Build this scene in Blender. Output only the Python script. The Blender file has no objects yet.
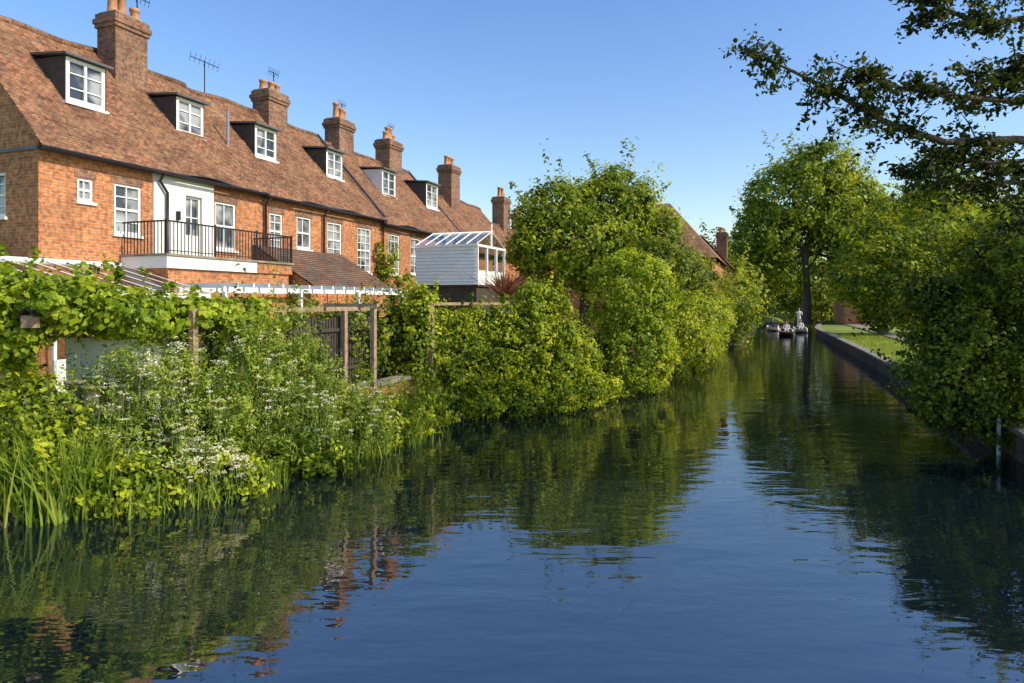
import bpy, math, numpy as np
from mathutils import Vector, Matrix
R = math.radians
scene = bpy.context.scene
scene.view_settings.view_transform = 'Standard'
scene.view_settings.look = 'None'
scene.view_settings.exposure = 0

# ------------------------------------------------------------ street frame
ANG = math.atan2(.9354, .3535)
FRAME = Matrix.Translation((-16.73, 0, 0)) @ Matrix.Rotation(ANG, 4, 'Z')
def W(s, t, z=0.0):
    return (-16.73 + .3535*s + .9354*t, .9354*s - .3535*t, z)

# ------------------------------------------------------------ materials
def newmat(name):
    m = bpy.data.materials.new(name); m.use_nodes = True
    nt = m.node_tree; b = nt.nodes['Principled BSDF']
    return m, nt, b
def N(nt, typ, **kw):
    n = nt.nodes.new(typ)
    for k, v in kw.items(): setattr(n, k, v)
    return n
def ramp(nt, stops):
    r = nt.nodes.new('ShaderNodeValToRGB')
    e = r.color_ramp.elements
    while len(e) < len(stops): e.new(.5)
    for i, (p, c) in enumerate(stops):
        e[i].position = p; e[i].color = (*c, 1)
    return r
def simple(name, col, rough=.7, var=.25, scale=6, metal=0, bump=.0):
    m, nt, b = newmat(name)
    tc = N(nt, 'ShaderNodeTexCoord'); no = N(nt, 'ShaderNodeTexNoise')
    no.inputs['Scale'].default_value = scale; no.inputs['Detail'].default_value = 6
    nt.links.new(tc.outputs['Object'], no.inputs['Vector'])
    r = ramp(nt, [(.3, tuple(c*(1-var) for c in col)), (.7, tuple(min(1, c*(1+var*.6)) for c in col))])
    nt.links.new(no.outputs['Fac'], r.inputs['Fac'])
    nt.links.new(r.outputs['Color'], b.inputs['Base Color'])
    b.inputs['Roughness'].default_value = rough; b.inputs['Metallic'].default_value = metal
    if bump:
        bp = N(nt, 'ShaderNodeBump'); bp.inputs['Strength'].default_value = bump; bp.inputs['Distance'].default_value = .02
        nt.links.new(no.outputs['Fac'], bp.inputs['Height']); nt.links.new(bp.outputs['Normal'], b.inputs['Normal'])
    return m
def brickmat(name, c1, c2, mortar, bw=.225, rh=.075, ms=.009, zs=1.0, dirt=.5, bias=0.0, spots=None, spotamt=.8, moss=None):
    m, nt, b = newmat(name); L = nt.links.new
    tc = N(nt, 'ShaderNodeTexCoord'); sx = N(nt, 'ShaderNodeSeparateXYZ'); L(tc.outputs['Object'], sx.inputs[0])
    ad = N(nt, 'ShaderNodeMath', operation='ADD'); L(sx.outputs[0], ad.inputs[0]); L(sx.outputs[1], ad.inputs[1])
    mz = N(nt, 'ShaderNodeMath', operation='MULTIPLY'); L(sx.outputs[2], mz.inputs[0]); mz.inputs[1].default_value = zs
    cb = N(nt, 'ShaderNodeCombineXYZ')
    if zs == 1.0: L(ad.outputs[0], cb.inputs[0])
    else: L(sx.outputs[0], cb.inputs[0])
    L(mz.outputs[0], cb.inputs[1])
    br = N(nt, 'ShaderNodeTexBrick'); L(cb.outputs[0], br.inputs['Vector'])
    br.inputs['Scale'].default_value = 1; br.inputs['Brick Width'].default_value = bw; br.inputs['Row Height'].default_value = rh
    br.inputs['Mortar Size'].default_value = ms; br.inputs['Color1'].default_value = (*c1, 1); br.inputs['Color2'].default_value = (*c2, 1)
    br.inputs['Mortar'].default_value = (*mortar, 1); br.inputs['Bias'].default_value = bias
    n1 = N(nt, 'ShaderNodeTexNoise'); n1.inputs['Scale'].default_value = .9; n1.inputs['Detail'].default_value = 8; n1.inputs['Roughness'].default_value = .7
    L(tc.outputs['Object'], n1.inputs['Vector'])
    r1 = ramp(nt, [(.3, (1-dirt,)*3), (.62, (1.1, 1.08, 1.05))]); L(n1.outputs['Fac'], r1.inputs['Fac'])
    n2 = N(nt, 'ShaderNodeTexNoise'); n2.inputs['Scale'].default_value = 9; n2.inputs['Detail'].default_value = 3
    L(tc.outputs['Object'], n2.inputs['Vector'])
    r2 = ramp(nt, [(.33, (.55, .5, .5)), (.6, (1.15, 1.12, 1.1))]); L(n2.outputs['Fac'], r2.inputs['Fac'])
    m1 = N(nt, 'ShaderNodeMix', data_type='RGBA', blend_type='MULTIPLY'); m1.inputs['Factor'].default_value = 1
    L(br.outputs['Color'], m1.inputs['A']); L(r1.outputs['Color'], m1.inputs['B'])
    m2 = N(nt, 'ShaderNodeMix', data_type='RGBA', blend_type='MULTIPLY'); m2.inputs['Factor'].default_value = 1
    L(m1.outputs['Result'], m2.inputs['A']); L(r2.outputs['Color'], m2.inputs['B'])
    last = m2.outputs['Result']
    for col, sc_, amt, lo in ((spots, 2.6, spotamt, .48), (moss, 1.4, .7, .56)):
        if not col: continue
        n3 = N(nt, 'ShaderNodeTexNoise'); n3.inputs['Scale'].default_value = sc_; n3.inputs['Detail'].default_value = 10; n3.inputs['Roughness'].default_value = .8
        L(tc.outputs['Object'], n3.inputs['Vector'])
        r3 = ramp(nt, [(lo, (0, 0, 0)), (lo+.14, (amt,)*3)]); L(n3.outputs['Fac'], r3.inputs['Fac'])
        m3 = N(nt, 'ShaderNodeMix', data_type='RGBA'); L(r3.outputs['Color'], m3.inputs['Factor']); L(last, m3.inputs['A'])
        m3.inputs['B'].default_value = (*col, 1); last = m3.outputs['Result']
    L(last, b.inputs['Base Color']); b.inputs['Roughness'].default_value = .9
    bp = N(nt, 'ShaderNodeBump'); bp.inputs['Strength'].default_value = .6; bp.inputs['Distance'].default_value = .01
    L(br.outputs['Fac'], bp.inputs['Height']); bp.invert = True; L(bp.outputs['Normal'], b.inputs['Normal'])
    return m
def leafmat(name, dark, mid, light, trans=.4, rough=.5):
    m, nt, b = newmat(name); L = nt.links.new
    at = N(nt, 'ShaderNodeAttribute'); at.attribute_name = 'var'
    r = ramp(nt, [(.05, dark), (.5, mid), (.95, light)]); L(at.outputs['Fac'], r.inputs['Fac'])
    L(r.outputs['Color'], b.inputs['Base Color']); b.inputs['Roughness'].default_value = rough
    b.inputs['Specular IOR Level'].default_value = .2
    tr = N(nt, 'ShaderNodeBsdfTranslucent')
    g = N(nt, 'ShaderNodeMix', data_type='RGBA', blend_type='MULTIPLY'); g.inputs['Factor'].default_value = 1
    L(r.outputs['Color'], g.inputs['A']); g.inputs['B'].default_value = (2.0, 1.7, .5, 1)
    L(g.outputs['Result'], tr.inputs['Color'])
    mx = N(nt, 'ShaderNodeMixShader'); mx.inputs[0].default_value = trans
    L(b.outputs[0], mx.inputs[1]); L(tr.outputs[0], mx.inputs[2])
    L(mx.outputs[0], nt.nodes['Material Output'].inputs['Surface'])
    return m

M = {}
M['brick'] = brickmat('red_brick', (.60, .225, .08), (.42, .14, .05), (.46, .32, .2), dirt=.38, spots=(.46, .25, .11), spotamt=.3)
M['brickd'] = brickmat('dark_brick', (.36, .165, .09), (.18, .085, .05), (.26, .21, .15), dirt=.55, spots=(.2, .16, .11), spotamt=.45)
M['wallbrick'] = brickmat('river_wall_brick', (.17, .12, .085), (.09, .07, .05), (.14, .125, .1), dirt=.6, spots=(.05, .065, .025), moss=(.04, .06, .015))
M['tile'] = brickmat('clay_roof_tile', (.41, .195, .10), (.21, .10, .055), (.06, .04, .028), bw=.17, rh=.1, ms=.006, zs=1.351, dirt=.55, spots=(.34, .235, .115), spotamt=.5, moss=(.10, .065, .04))
M['white'] = simple('white_paint', (.8, .8, .77), .45, .08, 3)
M['render'] = simple('white_render', (.78, .77, .72), .8, .12, 2, bump=.2)
M['lead'] = simple('lead_sheet', (.10, .105, .11), .5, .3, 4)
M['slate'] = simple('slate_cheek', (.055, .05, .045), .8, .4, 8)
M['black'] = simple('black_iron', (.015, .015, .017), .4, .2, 8)
M['pot'] = simple('terracotta', (.5, .24, .12), .8, .3, 10)
M['wood'] = simple('weathered_wood', (.34, .24, .15), .85, .4, 12, bump=.4)
M['dwood'] = simple('dark_wood', (.06, .045, .035), .85, .4, 12)
M['stone'] = simple('stone_coping', (.27, .24, .18), .9, .45, 3, bump=.5)
M['grey'] = simple('grey_metal', (.4, .4, .4), .4, .15, 5, .6)
M['bark'] = simple('bark', (.12, .09, .06), .95, .5, 7, bump=.8)
M['skin'] = simple('skin', (.5, .3, .2), .6, .1, 5)
M['navy'] = simple('navy_cloth', (.03, .04, .1), .9, .2, 5)
M['redc'] = simple('red_cloth', (.4, .04, .04), .9, .2, 5)
M['whitec'] = simple('white_cloth', (.7, .7, .7), .9, .1, 5)
M['hair'] = simple('hair', (.04, .025, .015), .8, .2, 5)
M['stem'] = simple('green_stem', (.14, .2, .06), .7, .2, 10)
M['postgrey'] = simple('grey_post', (.5, .49, .45), .7, .3, 6)
m, nt, b = newmat('window_glass'); b.inputs['Base Color'].default_value = (.035, .045, .055, 1); b.inputs['Roughness'].default_value = .06
b.inputs['Specular IOR Level'].default_value = .8; M['glass'] = m
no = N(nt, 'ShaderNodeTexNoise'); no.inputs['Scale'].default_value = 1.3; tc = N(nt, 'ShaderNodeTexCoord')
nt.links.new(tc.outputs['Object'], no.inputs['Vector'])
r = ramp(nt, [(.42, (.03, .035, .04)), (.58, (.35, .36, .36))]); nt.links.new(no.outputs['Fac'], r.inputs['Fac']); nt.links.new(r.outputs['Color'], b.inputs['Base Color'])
m, nt, b = newmat('greenhouse_glass')
tp = N(nt, 'ShaderNodeBsdfTransparent'); gl = N(nt, 'ShaderNodeBsdfGlossy'); gl.inputs['Roughness'].default_value = .1
gl.inputs['Color'].default_value = (.8, .85, .85, 1); mx = N(nt, 'ShaderNodeMixShader'); mx.inputs[0].default_value = .45
nt.links.new(tp.outputs[0], mx.inputs[1]); nt.links.new(gl.outputs[0], mx.inputs[2]); nt.links.new(mx.outputs[0], nt.nodes['Material Output'].inputs['Surface'])
M['gglass'] = m
M['ivy'] = leafmat('ivy_leaf', (.035, .075, .006), (.19, .265, .012), (.48, .52, .03), .35)
M['tree'] = leafmat('tree_leaf', (.035, .075, .007), (.17, .24, .014), (.40, .44, .03), .4)
M['mtree'] = leafmat('mid_leaf', (.03, .06, .007), (.12, .17, .013), (.32, .36, .03), .4)
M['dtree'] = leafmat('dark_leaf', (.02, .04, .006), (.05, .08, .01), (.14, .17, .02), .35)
M['bough'] = leafmat('shaded_bough_leaf', (.012, .025, .005), (.035, .055, .009), (.12, .15, .02), .32)  # darker leaf colour paints in the shade on the overhanging boughs
M['herb'] = leafmat('herb_leaf', (.05, .10, .012), (.20, .29, .03), (.46, .53, .10), .4)
M['vine'] = leafmat('vine_leaf', (.07, .13, .01), (.23, .33, .02), (.48, .54, .05), .45)
M['reed'] = leafmat('reed_blade', (.07, .14, .015), (.21, .31, .035), (.42, .46, .10), .4)
M['flower'] = leafmat('white_blossom', (.55, .57, .4), (.72, .72, .58), (.8, .8, .74), .3)
M['cord'] = leafmat('cordyline_blade', (.05, .02, .02), (.2, .08, .06), (.38, .2, .12), .3)

# ------------------------------------------------------------ mesh builder (s,t,z street frame)
class MB:
    def __init__(s): s.v = []; s.f = []; s.mi = []; s.mats = []; s.sm = []
    def mid(s, k):
        if k not in s.mats: s.mats.append(k)
        return s.mats.index(k)
    def face(s, pts, mat, smooth=False):
        i = len(s.v); s.v += [tuple(p) for p in pts]; s.f.append(tuple(range(i, i+len(pts)))); s.mi.append(s.mid(mat)); s.sm.append(smooth)
    def box(s, a0, a1, b0, b1, c0, c1, mat, fn=None):
        i = len(s.v)
        P = [(a, b_, c) for c in (c0, c1) for b_ in (b0, b1) for a in (a0, a1)]
        if fn: P = [fn(*p) for p in P]
        s.v += P
        for q in ((0, 2, 3, 1), (4, 5, 7, 6), (0, 1, 5, 4), (2, 6, 7, 3), (0, 4, 6, 2), (1, 3, 7, 5)):
            s.f.append(tuple(i+k for k in q)); s.mi.append(s.mid(mat)); s.sm.append(False)
    def tube(s, pts, rad, mat, n=6, cap=True):
        pts = [Vector(p) for p in pts]
        if not hasattr(rad, '__len__'): rad = [rad]*len(pts)
        base = len(s.v); k = s.mid(mat)
        for i, p in enumerate(pts):
            d = (pts[min(i+1, len(pts)-1)] - pts[max(i-1, 0)]).normalized()
            u = d.cross(Vector((.13, .27, .95)) if abs(d.z) < .9 else Vector((1, .1, 0))).normalized(); w = d.cross(u)
            for j in range(n):
                a = 2*math.pi*j/n
                s.v.append(tuple(p + (u*math.cos(a)+w*math.sin(a))*rad[i]))
        for i in range(len(pts)-1):
            for j in range(n):
                s.f.append((base+i*n+j, base+i*n+(j+1) % n, base+(i+1)*n+(j+1) % n, base+(i+1)*n+j)); s.mi.append(k); s.sm.append(True)
        if cap:
            s.f.append(tuple(base+j for j in range(n))); s.mi.append(k); s.sm.append(False)
            s.f.append(tuple(base+(len(pts)-1)*n+j for j in range(n))); s.mi.append(k); s.sm.append(False)
    def obj(s, name, parent=None, street=True, recalc=False):
        me = bpy.data.meshes.new(name)
        vs = [(p[0], -p[1], p[2]) for p in s.v] if street else s.v
        me.from_pydata(vs, [], s.f)
        for k in s.mats: me.materials.append(M[k])
        me.polygons.foreach_set('material_index', s.mi); me.polygons.foreach_set('use_smooth', s.sm)
        me.update()
        o = bpy.data.objects.new(name, me); scene.collection.objects.link(o)
        if parent: o.parent = parent
        elif street: o.matrix_world = FRAME
        return o
def empty(name, street=True):
    o = bpy.data.objects.new(name, None); scene.collection.objects.link(o); o.empty_display_size = .5
    if street: o.matrix_world = FRAME
    return o

# ------------------------------------------------------------ terrain + water
LS = [-150, -20, 6, 11.4, 14, 17, 20.7, 24.5, 36, 50, 76, 90, 110, 140, 170]
LT = [6, 6, 6.2, 7.0, 8.2, 8.7, 9.3, 11.0, 12.7, 13.3, 14.3, 15.4, 24, 58, 100]
RS = [-150, 40, 70, 90, 110, 140, 170]
RT = [19.6, 19.6, 19.2, 21, 32, 70, 115]
def bL(s): return float(np.interp(s, LS, LT))
def bR(s): return float(np.interp(s, RS, RT))
ss = [-900, -300, -150] + list(np.arange(-100, 172, 2.0)) + [300, 1200]
verts = []; rows = 12
for s_ in ss:
    l = bL(min(s_, 170)); r_ = bR(min(s_, 170)); w = .18*math.sin(s_*1.7)+.12*math.sin(s_*4.1)
    prof = [(-900, 1), (-60, 1), (l-2.2, .95), (l-1.2+w, .7), (l-.4+w, .25), (l+.1+w, -.2), (l+.9, -1.3),
            (r_-.2, -1.3), (r_+.1, -1.2), (r_+.14, .42), (r_+40, .9), (1000, 1)]
    for t_, z_ in prof: verts.append((s_, -t_, z_))
faces = [(i*rows+j, i*rows+j+1, (i+1)*rows+j+1, (i+1)*rows+j) for i in range(len(ss)-1) for j in range(rows-1)]
me = bpy.data.meshes.new('ground'); me.from_pydata(verts, [], faces)
m, nt, b = newmat('grass_ground'); L = nt.links.new
tc = N(nt, 'ShaderNodeTexCoord'); n1 = N(nt, 'ShaderNodeTexNoise'); n1.inputs['Scale'].default_value = .35; n1.inputs['Detail'].default_value = 10
n2 = N(nt, 'ShaderNodeTexNoise'); n2.inputs['Scale'].default_value = 14; n2.inputs['Detail'].default_value = 6
L(tc.outputs['Object'], n1.inputs['Vector']); L(tc.outputs['Object'], n2.inputs['Vector'])
r1 = ramp(nt, [(.35, (.12, .18, .02)), (.6, (.26, .32, .035)), (.75, (.28, .27, .08))]); L(n1.outputs['Fac'], r1.inputs['Fac'])
r2 = ramp(nt, [(.3, (.6, .6, .6)), (.7, (1.3, 1.3, 1.2))]); L(n2.outputs['Fac'], r2.inputs['Fac'])
mm = N(nt, 'ShaderNodeMix', data_type='RGBA', blend_type='MULTIPLY'); mm.inputs['Factor'].default_value = 1
L(r1.outputs['Color'], mm.inputs['A']); L(r2.outputs['Color'], mm.inputs['B'])
geo = N(nt, 'ShaderNodeSeparateXYZ'); L(tc.outputs['Object'], geo.inputs[0])
mr = N(nt, 'ShaderNodeMapRange'); mr.inputs['From Min'].default_value = .15; mr.inputs['From Max'].default_value = .4
L(geo.outputs[2], mr.inputs['Value'])
m3 = N(nt, 'ShaderNodeMix', data_type='RGBA'); L(mr.outputs[0], m3.inputs['Factor']); m3.inputs['A'].default_value = (.03, .03, .014, 1); L(mm.outputs['Result'], m3.inputs['B'])
L(m3.outputs['Result'], b.inputs['Base Color']); b.inputs['Roughness'].default_value = 1
bp = N(nt, 'ShaderNodeBump'); bp.inputs['Distance'].default_value = .05; L(n2.outputs['Fac'], bp.inputs['Height']); L(bp.outputs[0], b.inputs['Normal'])
me.materials.append(m)
o = bpy.data.objects.new('ground', me); scene.collection.objects.link(o); o.matrix_world = FRAME

me = bpy.data.meshes.new('river_water')
me.from_pydata([(-400, -4, 0), (172, -4, 0), (172, -130, 0), (-400, -130, 0)], [], [(0, 3, 2, 1)])
m, nt, b = newmat('river_water'); L = nt.links.new
b.inputs['Base Color'].default_value = (.004, .009, .013, 1); b.inputs['Roughness'].default_value = .008
b.inputs['IOR'].default_value = 3.0
geo = N(nt, 'ShaderNodeNewGeometry')
prev = None
for (sc, st, dist, det, rot) in ((.5, (.5, 1, 1), .018, 2, 6), (1.9, (.40, 1, 1), .0115, 3, -5), (6.0, (.45, 1, 1), .0024, 2, 10)):
    mp = N(nt, 'ShaderNodeMapping'); mp.inputs['Scale'].default_value = st; mp.inputs['Rotation'].default_value = (0, 0, R(rot))
    L(geo.outputs['Position'], mp.inputs['Vector'])
    no = N(nt, 'ShaderNodeTexNoise'); no.inputs['Scale'].default_value = sc; no.inputs['Detail'].default_value = det; no.inputs['Distortion'].default_value = .3
    L(mp.outputs[0], no.inputs['Vector'])
    bp = N(nt, 'ShaderNodeBump'); bp.inputs['Strength'].default_value = 1; bp.inputs['Distance'].default_value = dist
    L(no.outputs['Fac'], bp.inputs['Height'])
    if prev: L(prev.outputs[0], bp.inputs['Normal'])
    prev = bp
L(prev.outputs[0], b.inputs['Normal'])
me.materials.append(m)
o = bpy.data.objects.new('river_water', me); scene.collection.objects.link(o); o.matrix_world = FRAME

# right river wall
mb = MB()
segs = np.arange(-40, 92, 4.0)
for a in segs:
    a2 = a+4; r0, r1_ = bR(a), bR(a2)
    for (w0, w1, z0, z1, mt) in ((0, .32, -1.2, .44, 'wallbrick'), (-.03, .35, .443, .52, 'stone')):
        P = [(a, r0+w0, z0), (a2-.01, r1_+w0, z0), (a2-.01, r1_+w1, z0), (a, r0+w1, z0), (a, r0+w0, z1), (a2-.01, r1_+w0, z1), (a2-.01, r1_+w1, z1), (a, r0+w1, z1)]
        for q in ((0, 1, 5, 4), (1, 2, 6, 5), (2, 3, 7, 6), (3, 0, 4, 7), (4, 5, 6, 7)): mb.face([P[k] for k in q], mt)
mb.obj('river_wall')
mb = MB(); mb.box(-40, 90, 22.6, 23.8, .44, .53, 'stone'); mb.obj('footpath')
mb = MB()
mb.box(15.6, 21, 8.0, 8.25, -.5, 1.0, 'brick'); mb.box(15.5, 21.1, 7.95, 8.3, 1.003, 1.08, 'stone'); mb.obj('garden_wall')
mb = MB()
for a, c in ((21.2, 24.5), (24.5, 36), (36, 50), (50, 76)):
    P0, P1 = bL(a)-.6, bL(c)-.6
    mb.face([(a, P0, -1), (c, P1, -1), (c, P1, 1.4), (a, P0, 1.4)], 'wallbrick'); mb.face([(a, P0-.3, -1), (c, P1-.3, -1), (c, P1-.3, 1.4), (a, P0-.3, 1.4)], 'wallbrick')
    mb.face([(a, P0-.35, 1.4), (c, P1-.35, 1.4), (c, P1+.05, 1.4), (a, P0+.05, 1.4)], 'stone')
mb.obj('river_wall')

# ------------------------------------------------------------ houses
TAN = 1.1
def wall_plane(mb, fn, u0, u1, z0, z1, ops, mat, depth=.13):
    us = sorted(set([u0, u1]+[v for o_ in ops for v in (o_[0], o_[1])])); zs = sorted(set([z0, z1]+[v for o_ in ops for v in (o_[2], o_[3])]))
    for i in range(len(us)-1):
        for j in range(len(zs)-1):
            uc = (us[i]+us[i+1])/2; zc = (zs[j]+zs[j+1])/2
            if any(o_[0] < uc < o_[1] and o_[2] < zc < o_[3] for o_ in ops): continue
            mb.face([fn(us[i], 0, zs[j]), fn(us[i+1], 0, zs[j]), fn(us[i+1], 0, zs[j+1]), fn(us[i], 0, zs[j+1])], mat)
    for (a, c, e, g) in [o_[:4] for o_ in ops]:
        mb.face([fn(a, 0, e), fn(a, -depth, e), fn(a, -depth, g), fn(a, 0, g)], mat); mb.face([fn(c, 0, e), fn(c, -depth, e), fn(c, -depth, g), fn(c, 0, g)], mat)
        mb.face([fn(a, 0, g), fn(c, 0, g), fn(c, -depth, g), fn(a, -depth, g)], mat); mb.face([fn(a, 0, e), fn(c, 0, e), fn(c, -depth, e), fn(a, -depth, e)], mat)
def window(mb, fn, a, c, e, g, nv=2, nh=4, fr=.065, sill=True, door=False):
    B = lambda x0, x1, o0, o1, z0, z1, mt: mb.box(x0, x1, o0, o1, z0, z1, mt, fn)
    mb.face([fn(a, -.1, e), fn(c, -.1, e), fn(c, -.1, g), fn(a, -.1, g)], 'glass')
    B(a, a+fr, -.115, -.03, e, g, 'white'); B(c-fr, c, -.115, -.03, e, g, 'white')
    B(a+fr, c-fr, -.115, -.033, e, e+fr*1.2, 'white'); B(a+fr, c-fr, -.115, -.033, g-fr, g, 'white')
    for i in range(1, nv):
        x = a+(c-a)*i/nv; B(x-.016, x+.016, -.11, -.06, e+fr, g-fr, 'white')
    for j in range(1, nh):
        z = e+(g-e)*j/nh; h = .03 if (j*2 == nh) else .014
        B(a+fr, c-fr, -.112, -.055 if h > .02 else -.065, z-h, z+h, 'white')
    if door: B(a+fr, c-fr, -.112, -.05, e+.08, e+.7, 'white')
    if sill: B(a-.06, c+.06, -.12, .06, e-.07, e-.003, 'white')
def roof(mb, s0, s1, eave, ridge_t=-3.3, over=.28, seed=0):
    rg = np.random.default_rng(seed)
    n = max(2, int((s1-s0)/.22)); xs = np.linspace(s0, s1, n+1)
    nrow = int((-ridge_t+over)*math.sqrt(1+TAN**2)/.105)
    dt = (over-ridge_t)/nrow
    sag = lambda x, t: .05*math.sin(x*.9+seed)+.035*math.sin(x*2.3+t*1.5+seed*2)
    for r_ in range(nrow):
        ta = over-dt*r_; tb = ta-dt
        lift = rg.uniform(.005, .038, n)
        for i in range(n):
            xa, xb = xs[i], xs[i+1]
            za = eave-ta*TAN+lift[i]; zb = eave-tb*TAN
            A = (xa, ta+.012, za+sag(xa, ta)); Bq = (xb, ta+.012, za+sag(xb, ta)); C = (xb, tb, zb+sag(xb, tb)); D = (xa, tb, zb+sag(xa, tb))
            mb.face([A, Bq, C, D], 'tile')
            mb.face([(xa, ta+.012, eave-ta*TAN-.012+sag(xa, ta)), (xb, ta+.012, eave-ta*TAN-.012+sag(xb, ta)), Bq, A], 'slate' if r_ == 0 else 'tile')
    zr = eave-ridge_t*TAN
    mb.face([(s0, ridge_t, zr), (s1, ridge_t, zr), (s1, 2*ridge_t-over, eave-over*TAN), (s0, 2*ridge_t-over, eave-over*TAN)], 'tile')
    x = s0
    while x < s1-.05:
        x2 = min(x+.33, s1); mb.tube([(x, ridge_t, zr-.03+sag(x, ridge_t)), (x2-.015, ridge_t, zr-.03+sag(x2, ridge_t))], .12, 'tile', 8); x = x2
def dormer(par, sc, eave, w=1.05, t0=-1.15, h=1.15, light=False):
    mb = MB()
    zroof = lambda t: eave-t*TAN
    zb = zroof(t0)+.02; zt = zb+h; a, c = sc-w/2, sc+w/2
    tb = -(zt+.05-eave)/TAN-.1
    fn = lambda u, o_, z: (u, t0+o_, z)
    window(mb, fn, a, c, zb, zt, 2, 3, .1, True)
    mb.box(a+(c-a)/2-.035, a+(c-a)/2+.035, t0-.1, t0-.035, zb+.1, zt-.1, 'white')
    for x in (a, c):
        x_ = x-.02 if x == a else x+.02
        mb.face([(x_, t0-.02, zb-.1), (x_, t0-.02, zt), (x_, tb, zt+.05), (x_, tb, zb)], 'slate' if not light else 'render')
    mb.face([(a-.02, t0-.025, zb-.1), (c+.02, t0-.025, zb-.1), (c+.02, t0-.025, zb+.02), (a-.02, t0-.025, zb+.02)], 'white')
    o1, o2 = a-.12, c+.12
    P = [(o1, t0+.14, zt+.01), (o2, t0+.14, zt+.01), (o2, tb-.25, zt+.16), (o1, tb-.25, zt+.16)]
    Q = [(p[0], p[1], p[2]+.06) for p in P]
    mb.face(P, 'lead'); mb.face(Q, 'lead')
    for i in range(4): mb.face([P[i], P[(i+1) % 4], Q[(i+1) % 4], Q[i]], 'lead')
    mb.obj('dormer_window', par)
def chimney(par, sc, tc_, w, d, z0, ztop, pots=3, seed=0, mat='brickd'):
    mb = MB(); a, c, e, g = sc-w/2, sc+w/2, tc_-d/2, tc_+d/2
    mb.box(a, c, e, g, z0, ztop-.42, mat)
    for k, (ex, z1, z2) in enumerate(((.05, -.42, -.30), (.09, -.30, -.16), (.04, -.16, 0))):
        mb.box(a-ex, c+ex, e-ex, g+ex, ztop+z1+.001, ztop+z2, mat)
    mb.box(a+.02, c-.02, e+.02, g-.02, ztop+.001, ztop+.06, 'stone')
    rg = np.random.default_rng(seed)
    for i in range(pots):
        x = a+.2+(w-.4)*(i/(pots-1) if pots > 1 else .5); y = tc_+rg.uniform(-.1, .1)*(d); h = rg.choice([.45, .6, .75])
        mb.tube([(x, y, ztop+.03), (x, y, ztop+.12), (x, y, ztop+h-.1), (x, y, ztop+h-.08), (x, y, ztop+h)], [.17, .145, .12, .155, .155], 'pot', 10)
    mb.obj('chimney_stack', par)

FN = lambda u, o_, z: (u, o_, z)
def house(s0, s1, eave, wins, seed, gable_end=False, ridge_t=-3.3):
    par = empty('brick_house'); mb = MB()
    wall_plane(mb, FN, s0, s1, .6, eave, [w_[:4] for w_ in wins], 'brick')
    back = 2*ridge_t
    zr = eave-ridge_t*TAN-.06
    for x in (s0+.003, s1-.003):
        if x < s1-1 and gable_end: continue
        mb.face([(x, 0, .6), (x, back, .6), (x, back, eave), (x, ridge_t, zr), (x, 0, eave)], 'brick')
    mb.face([(s0, back, .6), (s1, back, .6), (s1, back, eave), (s0, back, eave)], 'brick')
    if gable_end:
        fg = lambda u, o_, z: (s0-o_, u, z)
        wall_plane(mb, fg, back, 0, .6, eave, [(-1.95, -1.12, 4.7, 5.75)], 'brick')
        mb.face([(s0, back, eave), (s0, ridge_t, zr), (s0, 0, eave)], 'brick')
        mb.box(s0-.04, s0, -3.2, -.0, 6.2, 6.28, 'lead')
    mb.obj('walls', par)
    mb = MB(); roof(mb, s0-(.12 if gable_end else 0), s1, eave+.05, ridge_t, seed=seed); mb.obj('roof', par)
    mb = MB()
    for w_ in wins:
        if w_[4] == 0: window(mb, FN, *w_[:4], 2, 4)
        elif w_[4] == 1: window(mb, FN, *w_[:4], 2, 2)
        elif w_[4] == 2: window(mb, FN, *w_[:4], 2, 3, door=True, sill=False)
        elif w_[4] == 3: window(mb, FN, *w_[:4], 3, 6)
        if w_[4] != 2: mb.box(w_[0]-.08, w_[1]+.08, .0, .012, w_[3], w_[3]+.2, 'brickd')
    if gable_end: window(mb, lambda u, o_, z: (s0-o_, u, z), -1.95, -1.12, 4.7, 5.75, 2, 4)
    mb.obj('windows', par)
    mb = MB()
    mb.tube([(s0-.1, .33, eave-.3), (s1-.02, .33, eave-.3)], .045, 'black', 6)
    mb.box(s0, s1, .003, .2, eave-.32, eave-.27, 'dwood')
    mb.obj('gutter', par)
    return par

h1 = house(16.69, 24.0, 6.51, [(17.63, 18.04, 5.15, 5.72, 1), (18.62, 19.42, 4.45, 5.75, 0), (20.85, 21.45, 3.93, 5.75, 2), (22.0, 22.85, 4.3, 5.75, 1), (19.0, 20.6, 1.3, 2.8, 1)], 1, gable_end=True)
dormer(h1, 18.75, 6.56, 1.1, h=1.15); dormer(h1, 22.2, 6.56, 1.05, h=1.1)
chimney(h1, 21.1, -2.7, 1.1, .75, 9.0, 11.25, 3, 1)
chimney(h1, 16.8, -3.6, 1.2, .8, 9.0, 11.6, 3, 2)
mb = MB()
wall_plane(mb, lambda u, o_, z: (u, .05+o_, z), 19.77, 21.9, 3.9, 6.2, [(20.85, 21.45, 3.9, 5.75)], 'render', .06)
mb.face([(19.77, 0, 3.9), (19.77, .05, 3.9), (19.77, .05, 6.2), (19.77, 0, 6.2)], 'render')
mb.obj('rendered_panel', h1)
mb = MB()
mb.tube([(20.15, .13, 3.9), (20.15, .13, 5.7), (19.9, .13, 6.0), (19.9, .3, 6.2)], .04, 'black'); mb.tube([(20.55, .1, 5.0), (20.55, .1, 5.25)], .06, 'black')
mb.obj('drain_pipe', h1)
mb = MB()
mb.box(18.9, 23.5, .01, 1.5, .8, 3.55, 'brick'); mb.box(18.8, 22.0, .012, 1.58, 3.555, 3.86, 'render'); mb.box(22.003, 23.6, .012, 1.56, 3.555, 3.86, 'brick')
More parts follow.
